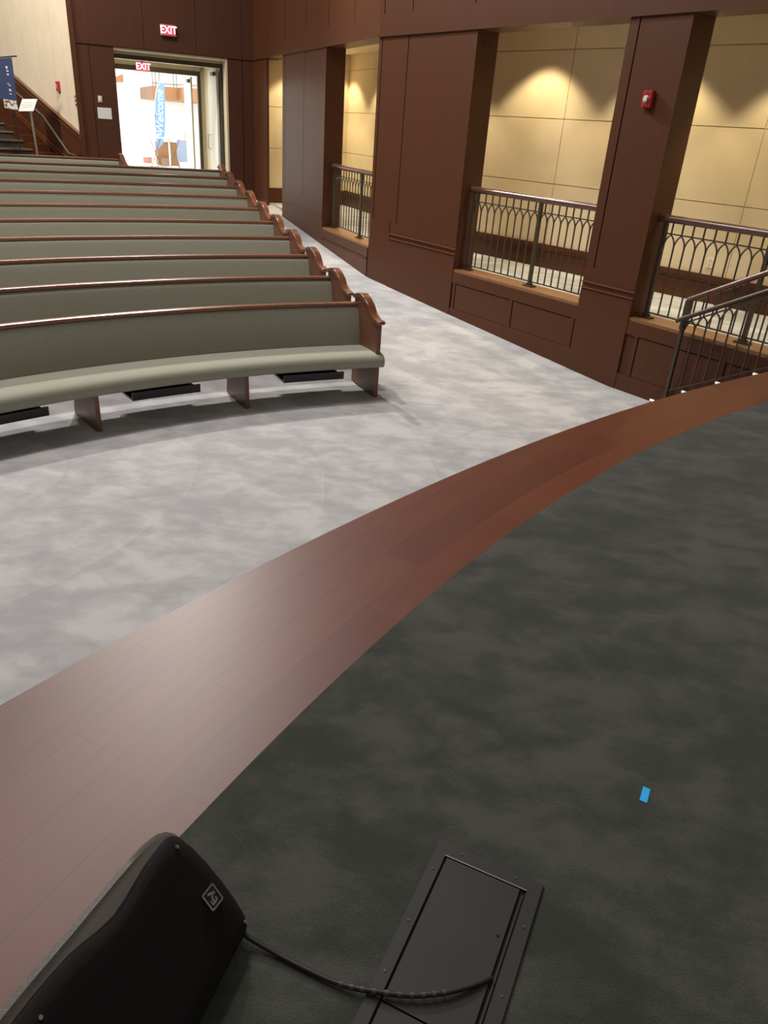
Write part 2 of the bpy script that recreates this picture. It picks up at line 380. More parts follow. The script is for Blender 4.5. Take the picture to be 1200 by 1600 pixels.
def wash(p, n, off=.60):
    q = Vector((p[0], p[1], 3.76)) + Vector((n[0], n[1], 0)) * off
    light('corridor_downlight', 'SPOT', q, 108, (1, .80, .48), (q.x - n[0] * .12, q.y - n[1] * .12, 0), spot_size=math.radians(100), spot_blend=.35, shadow_soft_size=.05)
u2 = (FP[3] - FP[2]).normalized(); n2 = Vector((u2.y, -u2.x)); n2 = n2 if n2.dot(-FP[2]) > 0 else -n2
for s in (-.7, 1.1, 2.9, 4.7, 6.5): wash(FP[2] + u2 * s, n2)
u1 = (FP[2] - FP[1]).normalized(); n1 = Vector((u1.y, -u1.x)); n1 = n1 if n1.dot(-FP[1]) > 0 else -n1
for s in (.2, 2.2): wash(FP[1] + u1 * s, n1)
u0 = (FP[1] - FP[0]).normalized(); n0 = Vector((u0.y, -u0.x)); n0 = n0 if n0.dot(-FP[0]) > 0 else -n0
for s in (.6, 2.1): wash(FP[0] + u0 * s, n0)
wash(FE.p(.75, 0, 0).xy, FE.n.xy)  # extra lamp, added to warm up the corridor end wall
for q in [FB.p(x, 1.15, 3.78) for x in (.4, 2.2, 4.0, 5.8, 7.6)] + [FA.p(x, 1.1, 3.78) for x in (-.4, 1.4, 3.2)]:
    light('corridor_center_fill', 'SPOT', q, 66, (1, .88, .68), (q.x, q.y, 0), spot_size=math.radians(58), spot_blend=.8, shadow_soft_size=.06)  # added fill spots that keep the corridor floor bright

# ------------------------------------------------------------------ railings in the openings
def arch_panel(bm, fr, s0, s1, t, zb, zm, ztop, n, slope=0.0, sbase=0.0, r=.0065):
    """bars with pointed arches: lower bars, arches to the middle rail, short bars above"""
    def P(s, z): return fr.p(s, t, z + slope * (s - sbase))
    w = (s1 - s0) / n
    zsp = zm - w * 1.0
    for i in range(n + 1):
        s = s0 + w * i
        if 0 < i < n: bar(bm, P(s, zb), P(s, zsp), r * 2, r * 2, fr.u)
        if i < n:
            apex = (s + w / 2, zm)
            for sg, sa in ((1, s), (-1, s + w)):
                pts = []
                for k in range(5):
                    a = k / 4 * math.radians(60)
                    pts.append(P(sa + sg * (w - w * math.cos(a)), zsp + w * math.sin(a) * 1.14))
                for a, b in zip(pts, pts[1:]): bar(bm, a, b, r * 2, r * 1.7, fr.n)
            bar(bm, P(apex[0], zm), P(apex[0], ztop), r * 2, r * 2, fr.u)
def guard(fr, s0, s1, mid, label, n1, n2):
    t = thing('guard_railing', fr.p((s0 + s1) / 2, .16, ZS), label, 'railing', 'arched railings in the wall openings')
    bm = bmesh.new()
    prof = []
    for k in range(14):
        a = 2 * PI * k / 14; prof.append((.042 * math.cos(a), .038 * math.sin(a)))
    A_ = [bm.verts.new(fr.p(s0 + .005, .16 + x, 1.80 + y)) for x, y in prof]; B_ = [bm.verts.new(fr.p(s1 - .005, .16 + x, 1.80 + y)) for x, y in prof]
    for k in range(14): bm.faces.new((A_[k], B_[k], B_[(k + 1) % 14], A_[(k + 1) % 14]))
    bm.faces.new(A_); bm.faces.new(B_[::-1]); link('handrail', bm, RAILW, t, True)
    for s in (s0 + .08, mid, s1 - .05):
        bm = bmesh.new(); box(bm, fr, s - .02, s + .02, .14, .18, ZS + .03, 1.775)
        p = link('post', bm, IRON, t)
        bm = bmesh.new(); box(bm, fr, s - .075, s + .075, .115, .205, ZS + .006, ZS + .022); box(bm, fr, s - .035, s + .035, .13, .19, ZS + .022, ZS + .045)
        link('foot_plate', bm, IRON, p)
    for a, b, n in ((s0 + .10, mid - .02, n1), (mid + .02, s1 - .07, n2)):
        bm = bmesh.new()
        box(bm, fr, a, b, .153, .167, .848, .862); box(bm, fr, a, b, .154, .166, 1.655, 1.668); box(bm, fr, a, b, .15, .17, 1.765, 1.775)
        arch_panel(bm, fr, a, b, .16, .86, 1.655, 1.766, n)
        link('arched_bars', bm, IRON, t)
guard(FA, 2.52, 4.70, 3.9, 'arched iron railing with wood handrail in the farthest, narrowest-looking opening', 10, 6)
guard(FB, 2.04, 4.27, 3.30, 'arched iron railing with wood handrail in the middle opening left of the fire alarm', 9, 8)
guard(FB, 4.98, 7.25, 6.20, 'arched iron railing with wood handrail in the opening behind the stair railing', 9, 8)

# stair railing beside the stage steps
sl = .543
t = thing('stair_railing', FB.p(5.70, -.12, .0), 'sloping iron stair railing with dark wood handrail where the stage meets the wall', 'railing')
def SP(s, z, off=-.12): return FB.p(s, off, z + sl * (s - 5.70))
bm = bmesh.new(); bar(bm, FB.p(5.70, -.12, .0), FB.p(5.70, -.12, .90), .034, .034, FB.u); bar(bm, FB.p(5.70, -.12, .84), FB.p(5.70, -.12, 1.12), .05, .05, FB.u); link('post', bm, IRON, t)
bm = bmesh.new(); tube(bm, [SP(5.69, 1.13), SP(7.9, 1.13)], .028, 14); link('handrail', bm, RAILW, t, True, 'dark wood upper handrail')
bm = bmesh.new(); tube(bm, [SP(5.66, .945, -.19), SP(7.9, .945, -.19)], .023, 14); hr = link('handrail', bm, IRON, t, True, 'bronze metal lower handrail')
for s in (5.72, 6.6, 7.5):
    bm = bmesh.new(); tube(bm, [SP(s, .93, -.19), SP(s, .87, -.17), SP(s, .86, -.125)], .012, 8); link('bracket', bm, IRON, hr, True)
bm = bmesh.new()
bar(bm, SP(5.70, .20), SP(7.9, .20), .012, .016, FB.n); bar(bm, SP(5.70, .90), SP(7.9, .90), .012, .014, FB.n)
arch_panel(bm, FB, 5.715, 7.83, -.12, .20, .90, 1.10, 18, sl, 5.70)
link('arched_bars', bm, IRON, t)
bm = bmesh.new(); bar(bm, SP(6.75, .1), SP(6.75, 1.12), .03, .03, FB.u); link('post', bm, IRON, t)
LAB = ['small white step light on the lowest stage step, nearest the grey carpet', 'small white step light just right of the stair railing foot', 'small white step light, third along from the aisle', 'small white step light nearest the right edge, highest of the row']
for k in range(4):
    bm = bmesh.new(); s = (5.55, 5.885, 6.21, 6.545)[k]; z = (.05, .243, .432, .616)[k]
    box(bm, FB, s, s + .05, -.155, -.14, z, z + .02)
    o = link('step_light', bm, LEDW); tag(o, LAB[k], 'step light', 'step lights at the stage steps')

# ------------------------------------------------------------------ back wall with the double doors
bm = bmesh.new()
box(bm, FK, -3.57, -2.86, 0, .3, .5, 3.53); box(bm, FK, -.58, .0, 0, .3, .5, 3.53); box(bm, FK, -3.57, .3, 0, .3, 3.53, TOP)
cells(bm, FK, [-3.57, -3.33, -2.86], [.5, ZH - .02]); cells(bm, FK, [-.58, -.26, .0], [.5, ZH - .02])
cells(bm, FK, [-3.57, -2.26, -1.22, -.26, 0], [ZH, TOP], gap=.008)
box(bm, FK, -3.59, 0, -.035, 0, ZH - .01, ZH + .012)
struct('wall_back', bm, WOODD)
bm = bmesh.new(); box(bm, FK, -3.66, -3.57, -.05, .32, .5, TOP); struct('trim_3', bm, WOOD)
bm = bmesh.new(); box(bm, FK, -2.88, -.58, -.012, .3, 3.49, 3.53); box(bm, FK, -.62, -.58, -.012, .3, .79, 3.49); box(bm, FK, -2.88, -2.86, -.005, .3, .79, 3.49)
struct('trim_4', bm, TRIMC)
def dframe(n, t0, t1, sl0, sr0, zt0, zt1):
    bm = bmesh.new(); box(bm, FK, sl0, sr0, t0, t1, zt0, zt1); box(bm, FK, sr0 - .07, sr0, t0, t1, .79, zt0); box(bm, FK, sl0 - .06, sl0 + .015, t0, t1, .79, zt0)
    struct('trim_%d' % n, bm, BRONZE)
dframe(5, .32, .42, -2.86, -.60, 3.36, 3.44)
dframe(6, 2.70, 2.82, -2.86, -.68, 3.27, 3.37)
bm = bmesh.new()
box(bm, FK, -.60, -.5, .3, 2.84, .79, 3.6); box(bm, FK, -3.0, -2.88, .3, 2.84, .79, 3.6); box(bm, FK, -3.0, -.5, .42, 2.84, 3.46, 3.6)
box(bm, FK, -2.86, -.6, .32, .42, 3.44, 3.5); box(bm, FK, -2.88, -.6, 2.72, 2.82, 3.37, 3.5); box(bm, FK, -.68, -.6, 2.72, 2.82, .79, 3.5)
struct('wall_vestibule', bm, TRIMC)
def leaf(n, s, t0, t1, zt, side):
    bm = bmesh.new(); box(bm, FK, s, s + .045, t0, t1, .80, zt); o = struct('door_%d' % n, bm, DOORW)
    bm = bmesh.new(); a = s - .05 * side if side > 0 else s + .045
    box(bm, FK, s - .06, s, t0 + .05, t0 + .35, zt - .12, zt - .05) if side > 0 else box(bm, FK, s + .045, s + .055, t0 + .05, t0 + .35, zt - .12, zt - .05)
    link('door_closer', bm, BRONZE, o)
    bm = bmesh.new(); sx = s - .05 if side > 0 else s + .095
    tube(bm, [FK.p(sx, t1 - .12, 1.75), FK.p(sx, t1 - .12, 2.05)], .012, 8)
    for z in (1.75, 2.05): tube(bm, [FK.p(sx, t1 - .12, z), FK.p(s + .02, t1 - .12, z)], .010, 8)
    link('door_handle', bm, STEEL, o, True)
leaf(1, -.74, .44, 1.42, 3.34, 1); leaf(2, -.90, 2.84, 3.86, 3.25, 1); leaf(3, -2.872, .44, 1.42, 3.34, -1); leaf(4, -2.872, 2.84, 3.86, 3.25, -1)

# lobby beyond
bm = bmesh.new(); box(bm, FK, -3.5, 3.2, .3, 15.0, .70, .792); struct('floor_lobby', bm, WHITE)
bm = bmesh.new(); box(bm, FK, -3.5, 3.2, 14.8, 15.0, .79, 6.0); box(bm, FK, -3.6, -3.5, 2.84, 15, .79, 6.0); box(bm, FK, 3.2, 3.3, 2.84, 15, .79, 6.0)
box(bm, FK, -3.5, -2.88, 2.74, 2.84, .79, 6.0); box(bm, FK, -.6, 3.2, 2.74, 2.84, .79, 6.0); box(bm, FK, -2.88, -.6, 2.74, 2.84, 3.5, 6.0)
struct('wall_lobby', bm, WHITE)
bm = bmesh.new(); box(bm, FK, -3.6, 3.3, 2.74, 15, 6.0, 6.1); struct('ceiling_lobby', bm, WHITE)
light('lobby_under_balcony_fill', 'AREA', FK.p(.2, 12.6, 2.8), 120, (1, .98, .95), FK.p(.2, 12.6, 0), shape='RECTANGLE', size=4, size_y=1.5)  # added fill that whitens the shaded wall below the balcony
light('lobby_light', 'AREA', FK.p(-.6, 8.0, 5.9), 900, (1, .98, .95), FK.p(-.6, 8.0, 0), shape='RECTANGLE', size=5, size_y=8)
light('vestibule_light', 'AREA', FK.p(-1.75, 1.4, 3.44), 14, (1, .94, .82), FK.p(-1.75, 1.4, 0), shape='DISK', size=.4)
bm = bmesh.new(); box(bm, FK, -.80, .02, 11, 14.8, 2.84, 3.22); box(bm, FK, .02, 3.2, 10.2, 14.8, 2.84, 3.22)
struct('lobby_balcony', bm, BALW)
t = thing('balcony_railing', FK.p(-.4, 11.0, 3.22), 'thin metal railing on the wooden balcony seen through the doors', 'railing')
bm = bmesh.new(); tube(bm, [FK.p(-.78, 11.05, 3.30), FK.p(.02, 11.05, 3.30), FK.p(.06, 10.25, 3.30), FK.p(1.2, 10.25, 3.30)], .013, 8); link('bottom_rail', bm, IRON, t, True)
bm = bmesh.new(); tube(bm, [FK.p(-.78, 11.05, 4.2), FK.p(.02, 11.05, 4.2), FK.p(.06, 10.25, 4.2), FK.p(1.2, 10.25, 4.2)], .02, 8); link('top_rail', bm, IRON, t, True)
for s in (-.78, -.68, -.56, -.10, .0):
    bm = bmesh.new(); tube(bm, [FK.p(s, 11.05, 3.22), FK.p(s, 11.05, 4.2)], .013, 8); link('post', bm, IRON, t, True)
# upper flight fragment at the left of the lobby
bm = bmesh.new(); prism(bm, [FK.p(-2.05, 12.2, 3.28), FK.p(-1.60, 12.2, 3.28), FK.p(-1.60, 12.2, 3.52), FK.p(-2.05, 12.2, 3.34)], -FK.n * 1.2)
struct('trim_7', bm, BALW)
# feather flag
t = thing('feather_flag', FK.p(-.86, 10.4, .792), 'tall blue feather flag reading Welcome, standing in the bright lobby', 'flag')
c0 = FK.p(-.86, 10.4, 0); sx = FK.u
def FP_(s, z): return c0 + sx * s + Vector((0, 0, z))
bm = bmesh.new()
L_ = [(0, 1.30), (0, 1.9), (.0, 2.4), (.04, 2.8), (.12, 3.12), (.22, 3.28), (.28, 3.30)]; R_ = [(.35, 3.28), (.36, 3.0), (.35, 2.6), (.32, 2.1), (.27, 1.75), (.20, 1.50)]
prism(bm, [FP_(*q) for q in L_ + R_], -FK.n * .01); link('flag_sail', bm, FLAGB, t)
bm = bmesh.new(); tube(bm, [FP_(0, .81), FP_(0, 2.4), FP_(.04, 2.82), FP_(.12, 3.14), FP_(.24, 3.32)], .012, 8); link('flag_pole', bm, STEEL, t, True)
bm = bmesh.new(); bar(bm, FP_(-.3, .80), FP_(.3, .80), .05, .015, FK.n); bar(bm, FP_(0, .80) - FK.n * .3, FP_(0, .80) + FK.n * .3, .05, .015, FK.u); link('flag_base', bm, IRON, t)
text_mesh('lettering', 'Welcome', .33, face_mtx(FP_(.17, 2.44) + FK.n * .012, (0.0 * sx + Vector((0, 0, 1)) + sx * .05), -sx), FLAGW, t, .002, .35, -.002)
bm = bmesh.new(); prism(bm, [FP_(.02, 1.72) + FK.n * .005, FP_(.17, 1.78) + FK.n * .005, FP_(.16, 1.84) + FK.n * .005, FP_(.03, 1.80) + FK.n * .005], FK.n * .003); link('printed_band', bm, FLAGW, t)
# tall folding table
t = thing('folding_table', FK.p(-.8, 9.4, .792), 'thin folding table with crossed metal legs in the lobby', 'table')
bm = bmesh.new(); box(bm, FK, -1.38, -.05, 9.2, 9.7, 1.70, 1.725); link('tabletop', bm, PAPER, t)
for a, b in ((-1.2, -.85), (-.85, -1.2), (-.6, -.25), (-.25, -.6)):
    bm = bmesh.new(); tube(bm, [FK.p(a, 9.45, .80), FK.p(b, 9.45, 1.70)], .012, 8); link('leg', bm, IRON, t, True)
t = thing('reception_counter', FK.p(-.3, 11.2, .792), 'small light wood reception counter below the lobby balcony', 'counter')
bm = bmesh.new(); box(bm, FK, -.75, .02, 11.3, 11.8, .795, 1.55); link('counter_body', bm, BALW, t)
bm = bmesh.new(); box(bm, FK, -.78, .05, 11.25, 11.85, 1.55, 1.60); link('counter_top', bm, WHITE, t)
for s in (-.36, -.02):
    bm = bmesh.new(); box(bm, FK, s, s + .05, 11.27, 11.3, .80, 1.55); link('panel_strip', bm, WHITE, t)
t = thing('display_board', FK.p(.05, 10.3, .792), 'blue-grey display board standing beside the lobby counter', 'display board')
bm = bmesh.new(); box(bm, FK, -.22, .22, 10.3, 10.33, .98, 1.66); link('board', bm, SCREEN, t)
for s in (-.18, .18):
    bm = bmesh.new(); box(bm, FK, s - .012, s + .012, 10.30, 10.33, .80, .98); f = link('leg', bm, IRON, t)
t = thing('lobby_bench', FK.p(-.98, 12.2, .792), 'low brown box bench on the lobby floor left of the table', 'bench')
bm = bmesh.new(); box(bm, FK, -1.12, -.84, 12.2, 12.6, .80, .99); link('bench_body', bm, mat('bench_brown', (.40, .20, .14), .6), t)
bm = bmesh.new(); box(bm, FK, -1.14, -.82, 12.18, 12.62, .99, 1.03); link('bench_top', bm, WHITE, t)
bm = bmesh.new(); box(bm, FK, -.66, -.42, 10.9, 11.1, .80, 1.04); o = link('storage_crate', bm, mat('crate_brown', (.20, .13, .09), .8)); tag(o, 'dark brown crate on the lobby floor at the flag foot', 'crate')
# exit signs
def exit_sign(fr, s, t, z, w, h, label):
    T_ = thing('exit_sign', fr.p(s, t, z), label, 'exit sign')
    bm = bmesh.new(); box(bm, fr, s - w / 2, s + w / 2, t, t + .045, z - h / 2, z + h / 2); link('casing', bm, PLATE, T_)
    bm = bmesh.new(); box(bm, fr, s - w / 2 + .028, s + w / 2 - .012, t - .006, t - .001, z - h / 2 + .012, z + h / 2 - .012); link('face_plate', bm, REDD, T_)
    text_mesh('lettering', 'EXIT', h * .98, face_mtx(fr.p(s + .008, t - .009, z), fr.u, (0, 0, 1)) @ Matrix.Diagonal((.86, 1, 1, 1)), EXITL, T_, .002, 0, .003)
    return T_
exit_sign(FK, -1.775, -.072, 3.915, .30, .19, 'red lit EXIT sign mounted high on the dark wood wall')
E2 = exit_sign(FK, -2.05, 2.3, 3.34, .30, .19, 'red lit EXIT sign hanging inside the bright doorway')
bm = bmesh.new(); tube(bm, [FK.p(-2.05, 2.32, 3.42), FK.p(-2.05, 2.32, 3.47)], .01, 8); link('hanger', bm, BRONZE, E2)
# small things on the back wall
t = thing('light_switch', FK.p(-3.20, -.02, 2.59), 'small cream wall switch above the white notice', 'switch')
bm = bmesh.new(); box(bm, FK, -3.245, -3.165, -.030, -.021, 2.53, 2.65); link('cover_plate', bm, PLASTW, t)
bm = bmesh.new(); box(bm, FK, -3.225, -3.185, -.040, -.031, 2.555, 2.625); link('rocker', bm, PAPER, t)
bm = bmesh.new(); box(bm, FK, -3.275, -3.005, -.026, -.0212, 2.235, 2.44); o = link('paper_notice', bm, PAPER); tag(o, 'white paper notice taped to dark wood left of the doors', 'notice')
def strobe(name, fr, s, t, z, label, w=.11, h=.15):
    T_ = thing(name, fr.p(s, t, z), label, 'fire alarm')
    bm = bmesh.new(); box(bm, fr, s - w / 2, s + w / 2, t - .05, t, z - h / 2, z + h / 2)
    bmesh.ops.bevel(bm, geom=[e for e in bm.edges], offset=.006, segments=2, affect='EDGES'); link('housing', bm, RED, T_)
    bm = bmesh.new(); box(bm, fr, s - .032, s + .032, t - .075, t - .051, z - .03, z + .03)
    bmesh.ops.bevel(bm, geom=[e for e in bm.edges], offset=.012, segments=2, affect='EDGES'); link('strobe_lens', bm, CLEAR, T_, True)
    for dz in (.05, -.05):
        bm = bmesh.new(); box(bm, fr, s - .03, s + .03, t - .054, t - .051, z + dz - .008, z + dz + .008); link('sounder_slot', bm, mat('slot_red', (.22, .015, .015), .6), T_)
strobe('fire_alarm', FB, 4.68, -.021, 2.85, 'red fire alarm strobe on the wood pillar between the openings')

# ------------------------------------------------------------------ cream wall, stairs, handrail at the left
bm = bmesh.new(); box(bm, FC, 0, 5.5, 0, .12, .5, TOP)
cells(bm, FC, [0, .5, .95, 1.6, 2.3, 3.1, 5.5], [.8, 3.87], gap=.006); cells(bm, FC, [0, .95, 2.6, 5.5], [3.87, TOP], gap=.010)
struct('wall_left', bm, CREAML)
def sk(s): return 1.49 + .355 * (s - 1.1)
def cp(s): return 1.93 + .366 * (s - .08)
bm = bmesh.new()
prism(bm, [FC.p(-.02, -.024, .8), FC.p(5.5, -.024, .8), FC.p(5.5, -.024, cp(5.5)), FC.p(-.02, -.024, cp(-.02))], FC.n * .02)
struct('wall_left_wainscot', bm, WOOD)
bm = bmesh.new()
for (f, dz, pr_) in ((cp, -.01, .05), (cp, -.10, .03), (sk, .05, .03), (sk, -.02, .03)):
    a, b = FC.p(-.02, -.044 - pr_ / 2, f(-.02) + dz), FC.p(5.5, -.044 - pr_ / 2, f(5.5) + dz); bar(bm, a, b, pr_, .022, FC.n)
struct('trim_8', bm, PEWW)
bm = bmesh.new(); bn = bmesh.new()
for k in range(1, 12):
    s0 = 1.1 + (.79 + .15 * k + .12 - 1.49) / .355
    box(bm, FC, s0, s0 + .44, -2.3, -.16, .70, .79 + .15 * k)
    box(bn, FC, s0 - .02, s0 + .012, -2.3, -.16, .79 + .15 * k - .03, .79 + .15 * k + .006)
struct('stair_flight', bm, STEPC); struct('trim_9', bn, mat('stair_nosing', (.20, .15, .11), .5))
bm = bmesh.new()
for k in range(1, 12):
    s0 = 1.1 + (.79 + .15 * k + .12 - 1.49) / .355
    box(bm, FC, s0 - .04, s0 + .40, -.44, -.05, .70, .79 + .15 * k + .10)
struct('trim_10', bm, WOOD)
t = thing('stair_handrail', FC.p(1.0, -.12, 1.9), 'pale metal handrail rising along the wood panelling left of the doors', 'handrail')
bm = bmesh.new(); tube(bm, [FC.p(.22, -.14, 1.51), FC.p(.50, -.14, 1.53), FC.p(1.5, -.14, 2.19), FC.p(3.07, -.14, 2.75), FC.p(4.8, -.14, 3.37)], .019, 10); link('rail', bm, STEEL, t, True)
for s, z in ((.9, 1.79), (2.2, 2.44), (3.6, 2.94)):
    bm = bmesh.new(); tube(bm, [FC.p(s, -.14, z), FC.p(s, -.14, z - .05), FC.p(s, -.045, z - .06)], .009, 8); link('bracket', bm, STEEL, t, True)
T_ = thing('fire_alarm', FC.p(.84, -.03, 2.77), 'red fire alarm on the cream wall above the stairs', 'fire alarm')
bm = bmesh.new(); box(bm, FC, .79, .89, -.07, -.021, 2.68, 2.86); link('housing', bm, RED, T_)
bm = bmesh.new(); box(bm, FC, .85, .90, -.10, -.071, 2.73, 2.81); link('strobe_lens', bm, CLEAR, T_)
t = thing('wall_control', FC.p(.1, -.04, 2.52), 'dark square control plate beside the wood wall edge', 'control panel')
bm = bmesh.new(); box(bm, FC, .03, .20, -.035, -.021, 2.44, 2.62); link('plate', bm, BRONZE, t)
for i in range(2):
    for j in range(2):
        bm = bmesh.new(); box(bm, FC, .055 + .07 * i, .10 + .07 * i, -.042, -.036, 2.465 + .08 * j, 2.51 + .08 * j); link('button', bm, PLASTW, t)
# sign stand
t = thing('sign_stand', (-7.50, 16.32, .785), 'slim metal stand holding a tilted white sign near the stairs', 'sign stand')
bm = bmesh.new(); tube(bm, [(-7.50, 16.32, .80), (-7.52, 16.34, 1.5), (-7.58, 16.42, 2.30)], .022, 10); link('pole', bm, STEEL, t, True)
bm = bmesh.new(); tube(bm, [(-7.50, 16.32, .786), (-7.50, 16.32, .80)], .16, 20); link('base', bm, STEEL, t)
cs = Vector((-7.60, 16.38, 2.385)); ux = Vector((.85, -.30, .05)).normalized(); uy = Vector((.05, .35, .95)).normalized(); uy = (uy + ux * .35).normalized()
bm = bmesh.new(); q = [cs - ux * .19 - uy * .12, cs + ux * .19 - uy * .12, cs + ux * .19 + uy * .12, cs - ux * .19 + uy * .12]; prism(bm, q, ux.cross(uy) * -.012); link('sign_panel', bm, mat('sign_white', (.86, .84, .82), .5), t)
nrm = ux.cross(uy); nrm = nrm if nrm.dot(Vector((0, 0, 2.4)) - cs) > 0 else -nrm
bm = bmesh.new()
for k in range(3): prism(bm, [cs + nrm * .003 - ux * .13 + uy * (.05 - .045 * k), cs + nrm * .003 + ux * .12 + uy * (.05 - .045 * k), cs + nrm * .003 + ux * .12 + uy * (.042 - .045 * k), cs + nrm * .003 - ux * .13 + uy * (.042 - .045 * k)], nrm * .001)
link('printed_lines', bm, mat('print_grey', (.65, .63, .62), .8), t)
# banner stand
FN = Fr((-8.30, 16.95), (.90, -.42), (-.42, -.90))
t = thing('banner_stand', (-8.12, 16.86, .785), 'narrow dark blue banner on a black pole at the left edge', 'banner')
bm = bmesh.new(); tube(bm, [(-8.13, 16.90, .80), (-8.14, 16.90, 2.5), (-8.12, 16.93, 3.2)], .014, 8); link('pole', bm, BLACK, t, True)
bm = bmesh.new(); bar(bm, FN.p(-.10, -.03, .80), FN.p(.45, -.03, .80), .25, .02, FN.n); link('base', bm, BLACK, t)
bm = bmesh.new(); bar(bm, FN.p(-.25, -.01, 3.17), FN.p(.50, -.01, 3.22), .02, .02, FN.n); link('top_bar', bm, BLACK, t)
bm = bmesh.new(); prism(bm, [FN.p(-.20, -.02, 2.47), FN.p(.35, -.02, 2.44), FN.p(.37, -.02, 3.19), FN.p(-.2, -.02, 3.16)], FN.n * .004); link('banner_cloth', bm, NAVY, t)
bm = bmesh.new(); prism(bm, [FN.p(-.04, -.02, 2.30), FN.p(.34, -.02, 2.28), FN.p(.35, -.02, 2.44), FN.p(-.04, -.02, 2.46)], FN.n * .004); link('photo_panel', bm, mat('photo_print', (.12, .10, .10), .7, var=(.8, .76, .72), vscale=16, lo=.45, hi=.52), t)
for (x, z, a, b) in ((.19, 3.02, .05, .045), (.20, 2.96, .06, .02), (.20, 2.90, .05, .03), (.17, 2.74, .05, .014), (.21, 2.71, .06, .014), (.19, 2.63, .04, .04), (.22, 2.62, .02, .03), (.20, 2.56, .06, .016)):
    bm = bmesh.new(); prism(bm, [FN.p(x - a / 2, -.026, z - b / 2), FN.p(x + a / 2, -.026, z - b / 2), FN.p(x + a / 2, -.026, z + b / 2), FN.p(x - a / 2, -.026, z + b / 2)], FN.n * .001)
    link('printed_mark', bm, PAPER, t)

# corridor outlet
u_ = Fr(FP[2], u2, n2)
t = thing('wall_outlet', u_.p(3.97, -.03, 1.25), 'cream wall outlet low on the corridor wall behind the railing', 'outlet')
bm = bmesh.new(); box(bm, u_, 3.93, 4.01, -.030, -.021, 1.19, 1.31); link('cover_plate', bm, mat('outlet_cream', (.85, .78, .6), .4), t)
for z in (1.225, 1.275):
    bm = bmesh.new(); box(bm, u_, 3.955, 3.985, -.034, -.031, z - .014, z + .014); link('socket', bm, PLASTW, t)

